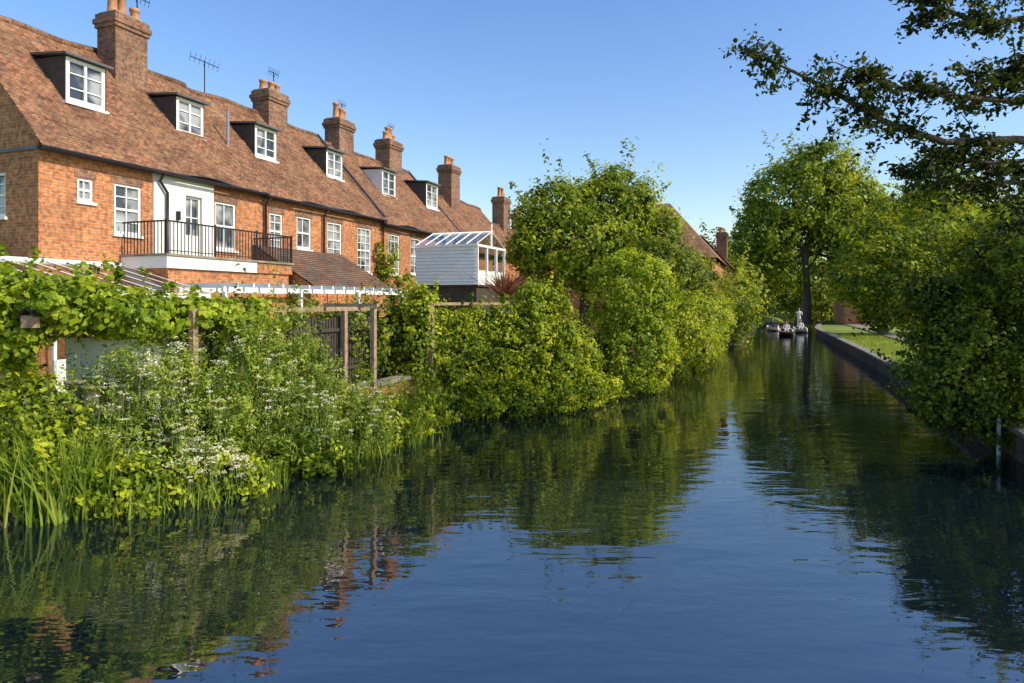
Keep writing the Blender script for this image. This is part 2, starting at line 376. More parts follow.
mb.box(18.75, 23.65, .01, 1.62, 3.863, 3.92, 'stone'); mb.obj('extension', h1)
mb = MB()
mb.box(18.8, 23.6, 1.53, 1.57, 4.72, 4.76, 'black'); mb.box(18.8, 23.6, 1.53, 1.56, 3.99, 4.01, 'black')
mb.box(18.8, 18.84, .05, 1.53, 4.72, 4.76, 'black'); mb.box(23.56, 23.6, .05, 1.53, 4.72, 4.76, 'black')
for x in np.arange(18.8, 23.6, .115): mb.box(x, x+.018, 1.54, 1.558, 3.92, 4.72, 'black')
for y in np.arange(.1, 1.5, .115):
    mb.box(18.81, 18.828, y, y+.018, 3.92, 4.72, 'black'); mb.box(23.57, 23.588, y, y+.018, 3.92, 4.72, 'black')
for x in (18.8, 20.4, 22, 23.56): mb.box(x, x+.04, 1.525, 1.565, 3.92, 4.8, 'black')
mb.obj('balcony_railing', h1)

h2 = house(24.0, 31.3, 6.47, [(24.4, 25.05, 4.5, 5.7, 0), (25.8, 26.6, 4.6, 5.75, 1), (27.6, 28.5, 4.4, 5.75, 0), (29.6, 30.6, 3.9, 5.75, 3)], 2)
dormer(h2, 25.6, 6.52, 1.1, h=1.1); dormer(h2, 29.7, 6.52, 1.1, h=1.1)
chimney(h2, 28.1, -3.1, 1.1, .8, 9.0, 11.05, 3, 3)
h3 = house(31.3, 39.4, 6.33, [(32.0, 32.95, 3.9, 5.7, 3), (34.0, 34.9, 4.0, 5.7, 0), (36.6, 37.5, 4, 5.6, 0)], 3, ridge_t=-3.2)
dormer(h3, 34.0, 6.38, 1.2, h=1.2, light=True); dormer(h3, 38.4, 6.38, 1.3, h=1.3)
chimney(h3, 32.8, -3.1, 1.15, .8, 8.8, 11.1, 3, 4)
chimney(h3, 37.2, -3.1, 1.25, .85, 8.8, 11.1, 4, 5)
h4 = house(39.4, 49, 5.75, [(41, 42, 3.9, 5.2, 0), (44, 45, 3.9, 5.2, 0)], 4, ridge_t=-3.0)
chimney(h4, 43.8, -2.8, 1.2, .9, 8.3, 11.0, 3, 6)
h5 = house(49, 60, 5.1, [(51, 52, 3.5, 4.7, 0), (55, 56, 3.5, 4.7, 0)], 5, ridge_t=-2.8)
chimney(h5, 52.5, -2.8, 1.3, .9, 7.6, 10.3, 3, 7); chimney(h5, 56.5, -3.0, .9, .7, 7.6, 9.6, 2, 8)
for hh, x in ((h2, 24.1), (h2, 27.25), (h3, 31.4)):
    mb = MB(); mb.tube([(x, .1, 1), (x, .1, 5.9), (x, .3, 6.15)], .045, 'black'); mb.obj('drain_pipe', hh)
mb = MB(); mb.tube([(23.9, -1.3, 7.9), (23.9, -1.3, 9.1)], .05, 'grey', 8); mb.obj('flue', h1)
mb = MB(); mb.tube([(31.3, .25, 6.35), (31.3, -3.2, 10.15)], .06, 'lead', 6); mb.tube([(39.4, .25, 6.2), (39.4, -3.2, 10.0)], .06, 'lead', 6); mb.obj('verge_flashing', h3)
def aerial(par, s_, t_, z0, z1, L_=.9):
    mb = MB(); mb.tube([(s_, t_, z0), (s_, t_, z1)], .02, 'black', 5); mb.tube([(s_-L_/2, t_, z1-.05), (s_+L_/2, t_, z1-.05)], .015, 'black', 5)
    for i in range(7):
        x = s_-L_/2+L_*i/6; mb.tube([(x, t_-.05, z1-.2), (x, t_+.05, z1+.12)], .009, 'black', 4)
    mb.obj('tv_aerial', par)
aerial(h1, 24.9, -3.3, 10.1, 11.35, 1.3); aerial(h1, 21.6, -2.7, 11.2, 12.2, .9)
for hh, x in ((h2, 28.3), (h3, 37.4), (h3, 33.0)): aerial(hh, x, -3.1, 11.0, 12.0, .6)

lt = empty('brick_outbuilding'); mb = MB()
mb.box(23.7, 28.2, .02, 2.2, .8, 3.25, 'brick'); mb.face([(23.7, 2.2, 3.25), (23.7, .02, 3.25), (23.7, .02, 4.5)], 'brick'); mb.face([(28.2, 2.2, 3.25), (28.2, .02, 3.25), (28.2, .02, 4.5)], 'brick')
mb.obj('walls', lt); mb = MB()
for i in range(18):
    f = i/18; g = (i+1)/18
    mb.face([(23.6, 2.4-f*2.38, 3.2+f*1.36+.03), (28.3, 2.4-f*2.38, 3.2+f*1.36+.03), (28.3, 2.4-g*2.38, 3.2+g*1.36), (23.6, 2.4-g*2.38, 3.2+g*1.36)], 'tile')
    mb.face([(23.6, 2.4-f*2.38, 3.2+f*1.36), (28.3, 2.4-f*2.38, 3.2+f*1.36), (28.3, 2.4-f*2.38, 3.23+f*1.36), (23.6, 2.4-f*2.38, 3.23+f*1.36)], 'slate')
mb.obj('roof', lt)
cv = empty('conservatory'); mb = MB()
A0, A1 = 14.9, 18.75
for x in np.linspace(A0, A1, 9): mb.face([(x-.03, .05, 3.66), (x+.03, .05, 3.66), (x+.03, 3.0, 2.93), (x-.03, 3.0, 2.93)], 'white')
mb.box(A0, A1, 2.95, 3.03, 2.78, 2.9, 'white'); mb.box(A0, A1, .02, .1, 3.6, 3.7, 'white')
for x in np.linspace(A0, A1-.06, 6): mb.box(x, x+.06, 2.96, 3.02, .95, 2.78, 'white')
mb.box(A0, A1, 2.94, 3.02, .9, 1.6, 'render'); mb.obj('frame', cv)
mb = MB(); mb.face([(A0, .05, 3.645), (A1, .05, 3.645), (A1, 3.0, 2.915), (A0, 3.0, 2.915)], 'gglass'); mb.face([(A0, 2.99, 1.6), (A1, 2.99, 1.6), (A1, 2.99, 2.8), (A0, 2.99, 2.8)], 'gglass'); mb.obj('glass', cv)
mb = MB()
for y in (1.8, 3.2): mb.box(18.9, 27.6, y, y+.08, 2.95, 3.07, 'white')
for x in np.arange(19, 27.6, .55): mb.box(x, x+.06, 1.65, 3.6, 3.075, 3.17, 'white')
for x in (18.95, 21.8, 24.7, 27.45): mb.box(x, x+.09, 3.19, 3.29, .9, 2.95, 'white')
mb.obj('white_pergola')
gr = empty('weatherboard_garden_room'); mb = MB()
x0, x1, y0, y1 = 29.0, 31.8, 3.0, 5.55
mb.box(x0+.05, x1-.05, y0+.05, y1-.05, .8, 3.35, 'dwood')
for k in range(11):
    z = 3.35+k*.128; mb.face([(x0-.025, y0, z), (x0-.025, y1, z), (x0, y1, z+.13), (x0, y0, z+.13)], 'white'); mb.face([(x0-.025, y0, z), (x0-.025, y1, z), (x0, y1, z), (x0, y0, z)], 'slate')  # board undersides coloured dark to draw the shade below each white lap
mb.box(x0, x1, y0, y0+.06, 3.35, 4.76, 'white'); mb.box(x0, x1, y1-.12, y1-.06, 3.3, 3.9, 'white')
mb.box(x0-.05, x1, y0, y1+.04, 3.28, 3.345, 'dwood')
for x in (x0, x0+.9, x0+1.85, x1-.08): mb.box(x-.0, x+.08, y1-.06, y1+.03, 3.3, 4.76, 'white')
mb.box(x0-.06, x1+.02, y1-.05, y1+.035, 4.763, 4.85, 'white'); mb.box(x0-.07, x0+.02, y0, y1+.05, 4.77, 4.85, 'white')
xm = (x0+x1)/2; zr = 5.42
for y in np.linspace(y0, y1, 7):
    mb.tube([(x0-.05, y, 4.85), (xm, y, zr), (x1+.05, y, 4.85)], .025, 'white', 4)
mb.tube([(xm, y0, zr), (xm, y1+.05, zr)], .04, 'white', 5); mb.tube([(xm, y1, 4.85), (xm, y1, zr+.3)], .03, 'white', 5)
mb.obj('frame', gr); mb = MB()
mb.face([(x0-.05, y0, 4.84), (x0-.05, y1, 4.84), (xm, y1, zr-.01), (xm, y0, zr-.01)], 'gglass'); mb.face([(x1+.05, y0, 4.84), (x1+.05, y1, 4.84), (xm, y1, zr-.01), (xm, y0, zr-.01)], 'gglass')
mb.face([(x0, y1-.02, 3.9), (x1, y1-.02, 3.9), (x1, y1-.02, 4.76), (xm, y1-.02, zr), (x0, y1-.02, 4.76)], 'gglass'); mb.obj('glass', gr)

def farhouse(s0, s1, t0, t1, eave, rise, name='brick_house', chim=None, along='s'):
    par = empty(name); mb = MB(); mb.box(s0, s1, t0, t1, .4, eave, 'brick')
    tm = (t0+t1)/2; sm = (s0+s1)/2; e = .3
    if along == 's':
        mb.face([(s0, t0, eave), (s0, t1, eave), (s0, tm, eave+rise)], 'brick'); mb.face([(s1, t0, eave), (s1, t1, eave), (s1, tm, eave+rise)], 'brick'); mb.obj('walls', par); mb = MB()
        mb.face([(s0-e, t0-e, eave-.2), (s1+e, t0-e, eave-.2), (s1+e, tm, eave+rise+.1), (s0-e, tm, eave+rise+.1)], 'tile'); mb.face([(s0-e, t1+e, eave-.2), (s1+e, t1+e, eave-.2), (s1+e, tm, eave+rise+.1), (s0-e, tm, eave+rise+.1)], 'tile')
    else:
        mb.obj('walls', par); mb = MB(); h_ = (t1-t0)/2*.6
        A, B_, C, D = (s0-e, t0-e, eave), (s0-e, t1+e, eave), (s1+e, t1+e, eave), (s1+e, t0-e, eave); R1, R2 = (sm, t0+h_, eave+rise), (sm, t1-h_, eave+rise)
        mb.face([A, B_, R2, R1], 'tile'); mb.face([B_, C, R2], 'tile'); mb.face([C, D, R1, R2], 'tile'); mb.face([D, A, R1], 'tile')
    mb.obj('roof', par); mb = MB()
    for x in np.arange(s0+1.2, s1-1, 2.4):
        for z in (2.0, 4.6):
            if z+1.2 < eave: mb.face([(x, t1+.01, z), (x+.9, t1+.01, z), (x+.9, t1+.01, z+1.2), (x, t1+.01, z+1.2)], 'glass'); mb.box(x-.06, x+.96, t1+.012, t1+.05, z+.56, z+.63, 'white'); mb.box(x-.07, x, t1+.012, t1+.06, z-.05, z+1.25, 'white'); mb.box(x+.9, x+.97, t1+.012, t1+.06, z-.05, z+1.25, 'white')
    for y in np.arange(t0+1, t1-1, 2.6): mb.face([(s0-.01, y, 3.4), (s0-.01, y+.9, 3.4), (s0-.01, y+.9, 4.6), (s0-.01, y, 4.6)], 'glass')
    mb.obj('windows', par)
    if chim: chimney(par, chim[0], chim[1], 1.1, .8, eave+rise-1.5, chim[2], 2, 3)
    return par
farhouse(46, 56, 2.5, 12.6, 5.2, 3.9, chim=None, along='t')
farhouse(62, 72, 8.5, 13.0, 5.2, 2.5, chim=(64, 12, 8.3))
farhouse(80, 92, 22.5, 31, 5.6, 4.6, chim=(82, 27, 11.4), along='t')

mb = MB()
mb.box(13.8, 21.6, 7.45, 7.55, 2.52, 2.6, 'wood')
for x in (13.8, 15.8, 17.7, 19.7, 21.5): mb.box(x, x+.1, 7.46, 7.56, .4, 2.517, 'wood')
mb.box(19.6, 24.5, 8.45, 8.55, 2.62, 2.69, 'wood')
for x in (19.62, 22, 24.4): mb.box(x, x+.1, 8.46, 8.56, .4, 2.617, 'wood')
mb.box(17.0, 17.09, 8.6, 8.69, -.6, 2.6, 'wood'); mb.box(17.0, 17.09, 7.55, 8.75, 2.61, 2.67, 'wood')
mb.obj('timber_trellis_frame')
mb = MB()
for x in np.arange(13.9, 21.5, .09): mb.box(x, x+.06, 7.36, 7.385, .95, 2.38+.03*math.sin(x*9), 'dwood')
for z in (1.3, 2.1): mb.box(13.9, 21.5, 7.386, 7.43, z, z+.07, 'dwood')
mb.obj('slatted_fence')

# ------------------------------------------------------------ foliage
def leaves_mesh(name, P, Nn, Ls, wr, var, mat, parent=None, droop=0, seed=0, up=0):
    rg = np.random.default_rng(seed); n = len(P)
    Nn = Nn/np.linalg.norm(Nn, axis=1, keepdims=True)
    a = rg.normal(size=(n, 3)); a[:, 2] += up-droop
    a -= (a*Nn).sum(1, keepdims=True)*Nn; a /= np.linalg.norm(a, axis=1, keepdims=True)+1e-9
    sd = np.cross(Nn, a); Lc = Ls[:, None]; w = Lc*wr
    V = np.stack([P-a*Lc*.5, P+sd*w*.5-a*Lc*.08+Nn*w*.18, P+a*Lc*.5-Nn*Lc*.08, P-sd*w*.5-a*Lc*.08+Nn*w*.18], 1).reshape(-1, 3)
    me = bpy.data.meshes.new(name); me.vertices.add(4*n); me.loops.add(4*n); me.polygons.add(n)
    me.vertices.foreach_set('co', V.astype(np.float32).ravel()); me.loops.foreach_set('vertex_index', np.arange(4*n, dtype=np.int32))
    me.polygons.foreach_set('loop_start', np.arange(0, 4*n, 4, dtype=np.int32))
    me.update(calc_edges=True)
    at = me.attributes.new('var', 'FLOAT', 'POINT'); at.data.foreach_set('value', np.repeat(np.clip(var, 0, 1), 4).astype(np.float32))
    me.materials.append(M[mat])
    o = bpy.data.objects.new(name, me); scene.collection.objects.link(o)
    if parent: o.parent = parent
    return o
def crown(blobs, ncl, per, cr, seed, inner=.22, spray=.06, lump=.12, zmin=None, flat=.8, hf=.075):
    rg = np.random.default_rng(seed); B = np.array(blobs, float)
    wts = (B[:, 3]*B[:, 4]+B[:, 3]*B[:, 5]+B[:, 4]*B[:, 5]); wts /= wts.sum()
    idx = rg.choice(len(B), ncl, p=wts); d = rg.normal(size=(ncl, 3)); d /= np.linalg.norm(d, axis=1, keepdims=True)
    f = np.ones(ncl)
    for k in range(4):
        q = rg.normal(size=3)*(2.2+k*1.6); f += lump/(1+k*.5)*np.sin(d@q+idx*1.7+rg.uniform(0, 6))
    # leafy lobes and hollows between them
    q1, q2, q3 = [rg.normal(size=3)*6.5 for _ in range(3)]
    lob = np.sin(d@q1+idx)*np.sin(d@q2+1.3*idx)+.6*np.sin(d@q3*1.5+idx)
    f += hf*lob
    f += rg.normal(size=ncl)*.03
    inn = rg.random(ncl) < inner; f = np.where(inn, f*rg.uniform(.5, .92, ncl), f)
    C = B[idx, :3]+d*B[idx, 3:6]*f[:, None]
    keep = np.ones(ncl, bool)
    for k in range(len(B)):
        q = np.linalg.norm((C-B[k, :3])/B[k, 3:6], axis=1); keep &= ~((q < .72) & (idx != k))
    if zmin is not None: keep &= C[:, 2] > zmin
    C = C[keep]; d = d[keep]; nc = len(C)
    cs = cr*rg.uniform(.5, 1.5, nc); cv_ = rg.normal(size=nc)
    cnt = rg.integers(int(per*.5), int(per*1.5)+1, nc); ci = np.repeat(np.arange(nc), cnt); n = len(ci)
    off = rg.normal(size=(n, 3))*cs[ci][:, None]*np.array([.6, .6, .6*flat])
    P = C[ci]+off
    sp = rg.random(nc) < spray; ext = np.where(sp[ci], rg.random(n)*cs[ci]*2.6, 0)
    dd = d[ci]+np.array([0, 0, .5]); P = np.where(sp[ci][:, None], C[ci]+off*.4+dd*ext[:, None], P)
    offn = off/(cs[ci][:, None]+1e-6)
    Nn = d[ci]*.7+offn*.65+rg.normal(size=(n, 3))*.45+np.array([.1, -.1, .45])
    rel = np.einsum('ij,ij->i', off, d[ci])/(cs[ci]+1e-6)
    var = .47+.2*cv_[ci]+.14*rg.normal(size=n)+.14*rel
    return P, Nn, var
def tree(name, blobs, ncl, per, cr, leaf, mat, seed, trunk=None, wr=.65, droop=.4, **kw):
    P, Nn, var = crown(blobs, ncl, per, cr, seed, **kw)
    rg = np.random.default_rng(seed+99)
    if trunk is None:
        return leaves_mesh(name, P, Nn, leaf*rg.uniform(.6, 1.35, len(P)), wr, var, mat, None, droop, seed)
    par = empty(name, False)
    leaves_mesh('crown_leaves', P, Nn, leaf*rg.uniform(.6, 1.35, len(P)), wr, var, mat, par, droop, seed)
    bx, by, bz, r0, hz = trunk; mb = MB(); b0 = Vector((bx, by, bz)); fork = Vector((bx+rg.uniform(-.3, .3), by, hz))
    mb.tube([b0-Vector((0, 0, .5)), b0+Vector((0, 0, .3)), b0.lerp(fork, .5)+Vector((rg.uniform(-.1, .1)*r0*4, 0, 0)), fork], [r0*1.5, r0*1.1, r0*.9, r0*.75], 'bark', 9)
    for bl in blobs:
        c = Vector(bl[:3]); st = b0.lerp(fork, rg.uniform(.55, 1)); mid = st.lerp(c, .5)+Vector((0, 0, -.12*(c-st).length*rg.uniform(-.3, 1)))
        mb.tube([st, mid, c], [r0*.5, r0*.32, r0*.16], 'bark', 6)
        for k in range(6):
            dv = Vector(rg.normal(size=3)); dv.z = abs(dv.z)*.7; dv.normalize(); e = c+Vector((dv.x*bl[3], dv.y*bl[4], dv.z*bl[5]))*.85; s_ = mid.lerp(c, rg.uniform(.3, 1))
            mb.tube([s_, s_.lerp(e, .5)+Vector(rg.normal(size=3))*.08*bl[3], e], [r0*.16, r0*.09, r0*.03], 'bark', 5)
    mb.obj('trunk_and_limbs', par, street=False)
    return par

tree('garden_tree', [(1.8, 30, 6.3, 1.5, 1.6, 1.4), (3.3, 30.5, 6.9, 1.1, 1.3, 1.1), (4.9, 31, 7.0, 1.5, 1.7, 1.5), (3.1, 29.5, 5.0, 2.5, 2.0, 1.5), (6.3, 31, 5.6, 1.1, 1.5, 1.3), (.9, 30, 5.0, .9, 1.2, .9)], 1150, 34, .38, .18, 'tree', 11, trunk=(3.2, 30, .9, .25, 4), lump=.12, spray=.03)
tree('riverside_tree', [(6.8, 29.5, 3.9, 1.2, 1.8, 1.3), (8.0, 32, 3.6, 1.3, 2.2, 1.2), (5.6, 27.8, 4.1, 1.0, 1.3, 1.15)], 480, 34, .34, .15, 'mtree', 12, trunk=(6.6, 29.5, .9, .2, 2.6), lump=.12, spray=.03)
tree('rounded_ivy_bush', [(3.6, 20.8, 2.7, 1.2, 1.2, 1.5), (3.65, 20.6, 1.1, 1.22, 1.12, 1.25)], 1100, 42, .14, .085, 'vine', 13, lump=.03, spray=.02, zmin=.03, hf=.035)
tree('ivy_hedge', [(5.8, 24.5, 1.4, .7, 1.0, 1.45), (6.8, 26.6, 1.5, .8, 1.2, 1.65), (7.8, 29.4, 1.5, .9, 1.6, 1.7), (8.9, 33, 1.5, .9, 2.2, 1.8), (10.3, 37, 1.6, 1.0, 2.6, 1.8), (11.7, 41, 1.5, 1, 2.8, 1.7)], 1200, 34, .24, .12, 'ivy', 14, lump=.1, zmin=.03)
tree('ivy_covered_wall', [(-2.15, 15.7, 1.5, .5, .55, 1.4), (-1.3, 16.2, 1.15, .6, .5, 1.05), (-.4, 16.8, 1.3, .6, .6, 1.3), (.5, 17.3, 1.65, .6, .6, 1.4), (1.2, 18, 1.4, .5, .65, 1.2), (1.8, 18.8, .9, .5, .8, .9), (-1.0, 17, 2.1, .5, .5, .45), (.7, 17.9, 2.75, .5, .55, .45), (-2.0, 16.2, 2.3, .45, .45, .5),
     (-1.7, 15.45, .3, .5, .3, .45), (-.8, 15.8, .3, .55, .3, .4), (.15, 16.3, .3, .55, .3, .45), (1.0, 16.8, .3, .55, .35, .45), (1.9, 17.6, .35, .5, .4, .45), (2.5, 18.8, .3, .4, .5, .4)], 2400, 34, .14, .088, 'ivy', 15, lump=.12, spray=.12, zmin=.0, hf=.1)
tree('ivy_covered_wall', [(-3.7, 15.0, 1.7, .7, .5, .8), (-2.9, 15.6, 1.9, .6, .5, .7), (-4.6, 14.3, 1.6, .6, .5, .7)], 330, 34, .18, .09, 'mtree', 16, lump=.14, spray=.2)
tree('grape_vine', [(-7.4, 9.9, 2.66, .8, .6, .4), (-6.6, 9.9, 2.65, .75, .6, .3), (-5.8, 10.2, 2.55, .7, .5, .3), (-5.1, 10.8, 2.48, .6, .5, .25), (-7.2, 9.6, 2.15, .5, .4, .4), (-4.6, 11.4, 2.45, .5, .4, .2)], 520, 34, .14, .1, 'vine', 17, lump=.2, spray=.1, wr=.8)
tree('climbing_shrub', [(-4.3, 12.2, 1.8, .45, .4, .6), (-5.6, 11.2, 1.8, .6, .5, .6)], 280, 30, .16, .075, 'herb', 27, lump=.2, spray=.2)
tree('wall_climber', [W(31.2, .4, 4.6)+(.35, .35, .9), W(31.2, .5, 3.2)+(.5, .4, .9)], 70, 30, .2, .12, 'ivy', 28)
tree('riverbank_shrub', [(-5.1, 9.6, .95, .65, .55, 1.05), (-4.4, 9.9, .6, .5, .5, .8), (-5.9, 9.6, .7, .6, .55, .8), (-3.95, 10.6, 1.15, .5, .5, 1.15), (-3.3, 11.2, .55, .5, .5, .8), (-3.6, 11.9, 1.0, .5, .5, .95), (-2.75, 12.3, .5, .5, .5, .7), (-4.6, 10.9, 1.3, .5, .5, .85)], 2900, 32, .12, .062, 'herb', 18, lump=.2, spray=.35, wr=.36, zmin=.0, hf=.1)
tree('riverbank_shrub', [(-6.9, 9.4, .75, .8, .6, .7), (-6.0, 9.0, .4, .6, .5, .6), (-5.0, 8.9, .2, .5, .4, .4), (-4.2, 9.6, .2, .5, .4, .45), (-3.2, 11.0, .15, .6, .4, .4), (-2.3, 12.9, .3, .5, .5, .45), (-1.9, 14.4, .3, .4, .5, .45)], 1000, 30, .13, .085, 'ivy', 19, lump=.2, spray=.2, wr=.55, zmin=-.02)
def umbels(name, regs, n, seed, rr=.055, ps=.022):
    rg = np.random.default_rng(seed); Pc = []
    for _ in range(n):
        r_ = regs[rg.integers(len(regs))]; d = rg.normal(size=3); d /= np.linalg.norm(d); d[2] = abs(d[2])*.9; d[1] = -abs(d[1])
        Pc.append(np.array(r_[:3])+d*np.array(r_[3:6])*rg.uniform(1.0, 1.25))
    Pc = np.array(Pc); k = 26; ci = np.repeat(np.arange(n), k); m_ = len(ci); a = rg.uniform(0, 6.28, m_); q = np.sqrt(rg.random(m_))*rr*rg.uniform(.5, 1.4, n)[ci]
    P = Pc[ci]+np.stack([np.cos(a)*q, np.sin(a)*q, rg.normal(size=m_)*.008-q*q*3], 1)
    Nn = rg.normal(size=(m_, 3))*.4+np.array([0, -.2, 1])
    par = empty(name, False)
    leaves_mesh('flower_heads', P, Nn, ps*rg.uniform(.6, 1.3, m_), .9, rg.uniform(.1, .9, m_), 'flower', par, 0, seed)
    mb = MB()
    for p in Pc: mb.tube([(p[0]+rg.uniform(-.1, .1), p[1]+rg.uniform(-.05, .1), p[2]-.5), (p[0], p[1], p[2]-.2), tuple(p)], .004, 'stem', 4, False)
    mb.obj('stems', par, street=False)
umbels('cow_parsley', [(-5.1, 9.6, .9, .7, .6, 1.1), (-4.5, 9.9, .7, .6, .6, .9), (-3.3, 11.2, .6, .6, .6, .85), (-3.95, 10.6, 1.1, .6, .6, 1.2), (-2.7, 12.3, .55, .6, .6, .75), (-4.3, 9.6, .3, .6, .5, .5)], 330, 31)
umbels('elder_blossom', [(-5.2, 10.2, 1.5, .9, .7, .7), (-4.6, 9.5, .35, .8, .4, .5)], 110, 32, .09, .03)
def blades(name, bases, hts, wid, mat, seed, lean=.35, curl=.5):
    rg = np.random.default_rng(seed); n = len(bases); K = 6
    az = rg.uniform(0, 6.28, n); dr = np.stack([np.cos(az), np.sin(az), np.zeros(n)], 1); ln = rg.random(n)*lean; cu = rg.random(n)**2*curl
    fa = rg.uniform(0, 6.28, n); sd = np.stack([np.cos(fa), np.sin(fa), np.zeros(n)], 1)
    V = []
    for k in range(K):
        f = k/(K-1); p = bases+np.array([0, 0, 1])*(hts*(f-.35*cu*f**3))[:, None]+dr*(hts*(ln*f+cu*f**2.5))[:, None]
        w = wid*(1-f**2.2)*.5+.0008; V += [p-sd*w, p+sd*w]
    V = np.stack(V, 1).reshape(-1, 3)
    fc = np.array([[2*k, 2*k+1, 2*k+3, 2*k+2] for k in range(K-1)]); F = (np.arange(n)[:, None, None]*2*K+fc[None]).reshape(-1)
    nf = n*(K-1); me = bpy.data.meshes.new(name); me.vertices.add(len(V)); me.loops.add(4*nf); me.polygons.add(nf)
    me.vertices.foreach_set('co', V.astype(np.float32).ravel()); me.loops.foreach_set('vertex_index', F.astype(np.int32)); me.polygons.foreach_set('loop_start', np.arange(0, 4*nf, 4, dtype=np.int32)); me.update(calc_edges=True)
    at = me.attributes.new('var', 'FLOAT', 'POINT'); at.data.foreach_set('value', np.repeat(np.clip(rg.normal(.5, .22, n), 0, 1), 2*K).astype(np.float32)); me.materials.append(M[mat])
    o = bpy.data.objects.new(name, me); scene.collection.objects.link(o); return o
rg = np.random.default_rng(5)
def basepts(pts, n, sp):
    i = rg.integers(0, len(pts), n); P = np.array(pts)[i]+np.concatenate([rg.normal(size=(n, 2))*sp, np.zeros((n, 1))], 1); return P
b1 = basepts([(-6.3, 8.6, -.05), (-5.8, 8.7, -.05), (-5.5, 8.7, -.05), (-6.6, 9, 0), (-6.9, 8.8, 0)], 1000, .2)
blades('reed_bed', b1, rg.uniform(.5, 1.35, len(b1)), .03, 'reed', 41)
b2 = basepts([(-4.8, 8.8, -.05), (-4.2, 9.3, -.05), (-3.7, 10.1, -.05), (-3.0, 11.1, -.05), (-2.5, 12.1, -.05), (-2.0, 13, -.05), (-1.9, 13.9, 0)], 900, .2)
blades('riverbank_grass', b2, rg.uniform(.2, .5, len(b2)), .018, 'reed', 42)
b3 = basepts([(-2.9, 13.3, .2), (-2.5, 13.9, .2), (-2.2, 14.6, .2), (-3.2, 12.9, .3)], 900, .22)
blades('tall_grass', b3, rg.uniform(.5, .95, len(b3)), .016, 'reed', 43)
b4 = np.tile(np.array([[-.25, 22.5, 2.75]]), (130, 1))+rg.normal(size=(130, 3))*.04
par = empty('cordyline_palm', False); o = blades('leaf_blades', b4, rg.uniform(.7, 1.1, 130), .06, 'cord', 44, lean=1.3, curl=.6); o.parent = par
mb = MB(); mb.tube([(-.25, 22.5, .9), (-.2, 22.5, 1.8), (-.25, 22.5, 2.85)], [.09, .07, .07], 'bark', 8); mb.obj('trunk', par, street=False)
rg2 = np.random.default_rng(8); nb = 7000; s_ = rg2.uniform(22, 60, nb); t_ = rg2.uniform(20.0, 22.5, nb)
P = np.array([W(a, c, .44) for a, c in zip(s_, t_)]); blades('lawn_grass', P, rg2.uniform(.05, .18, nb), .016, 'reed', 45)

tree('plane_tree', [(30.8, 75, 14.0, 4.2, 5, 3.4), (36, 76, 13.4, 4.4, 4.6, 3.8), (27.9, 75, 10.2, 2.8, 4, 2.6), (33.2, 74, 16.7, 3.4, 4, 2.6), (39.4, 75, 11, 3.2, 4, 3.0), (28.6, 76, 6.6, 2.2, 3, 1.8), (34.5, 75, 10.6, 2.6, 3, 1.9), (38.5, 76, 7.0, 2.6, 3, 2.0)], 1350, 34, .85, .4, 'tree', 51, trunk=(32.4, 75, .8, .42, 9), lump=.14, inner=.15, hf=.12)
tree('garden_tree', [(24.0, 45, 6.1, 2.2, 2.4, 2.3), (27, 47, 7.3, 2.6, 2.6, 2.7), (22.6, 44, 4.2, 1.5, 2.0, 1.5), (29.8, 45, 6.5, 2.7, 2.7, 2.8)], 850, 34, .5, .22, 'tree', 52, trunk=(25, 46, .8, .28, 4.5), lump=.13)
tree('conical_tree', [(24.4, 40, 9.6, 1.2, 1.3, 2.0), (25.3, 40.5, 7.3, 2.0, 2.0, 2.1), (26.8, 41, 8.4, 1.5, 1.8, 1.7)], 480, 34, .4, .18, 'tree', 53, trunk=(25, 40.5, .8, .22, 5), lump=.12)
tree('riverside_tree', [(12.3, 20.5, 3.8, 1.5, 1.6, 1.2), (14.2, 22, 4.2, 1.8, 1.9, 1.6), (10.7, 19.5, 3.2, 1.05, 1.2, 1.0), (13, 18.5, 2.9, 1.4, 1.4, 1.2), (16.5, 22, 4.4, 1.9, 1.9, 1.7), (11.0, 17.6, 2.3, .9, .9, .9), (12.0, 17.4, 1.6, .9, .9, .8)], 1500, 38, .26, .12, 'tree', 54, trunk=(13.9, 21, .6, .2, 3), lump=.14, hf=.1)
tree('riverside_tree', [(9.7, 13.4, 2.9, 1.1, 1.1, 1.0), (8.5, 12.9, 1.9, .75, .7, .6), (9.4, 12.4, 1.4, .8, .8, .65), (10.6, 13.6, 3.3, 1.2, 1.2, 1.1), (8.3, 13.5, 2.8, .6, .7, .5), (10.2, 12.8, 2.0, 1.0, 1.0, .9), (8.0, 12.5, 1.2, .6, .6, .5), (8.6, 12.2, .7, .6, .5, .45), (7.9, 12.6, .6, .35, .4, .3)], 2000, 36, .16, .085, 'mtree', 55, trunk=(10.6, 13.6, .5, .17, 2.4), lump=.2, spray=.15, zmin=.1, hf=.14)

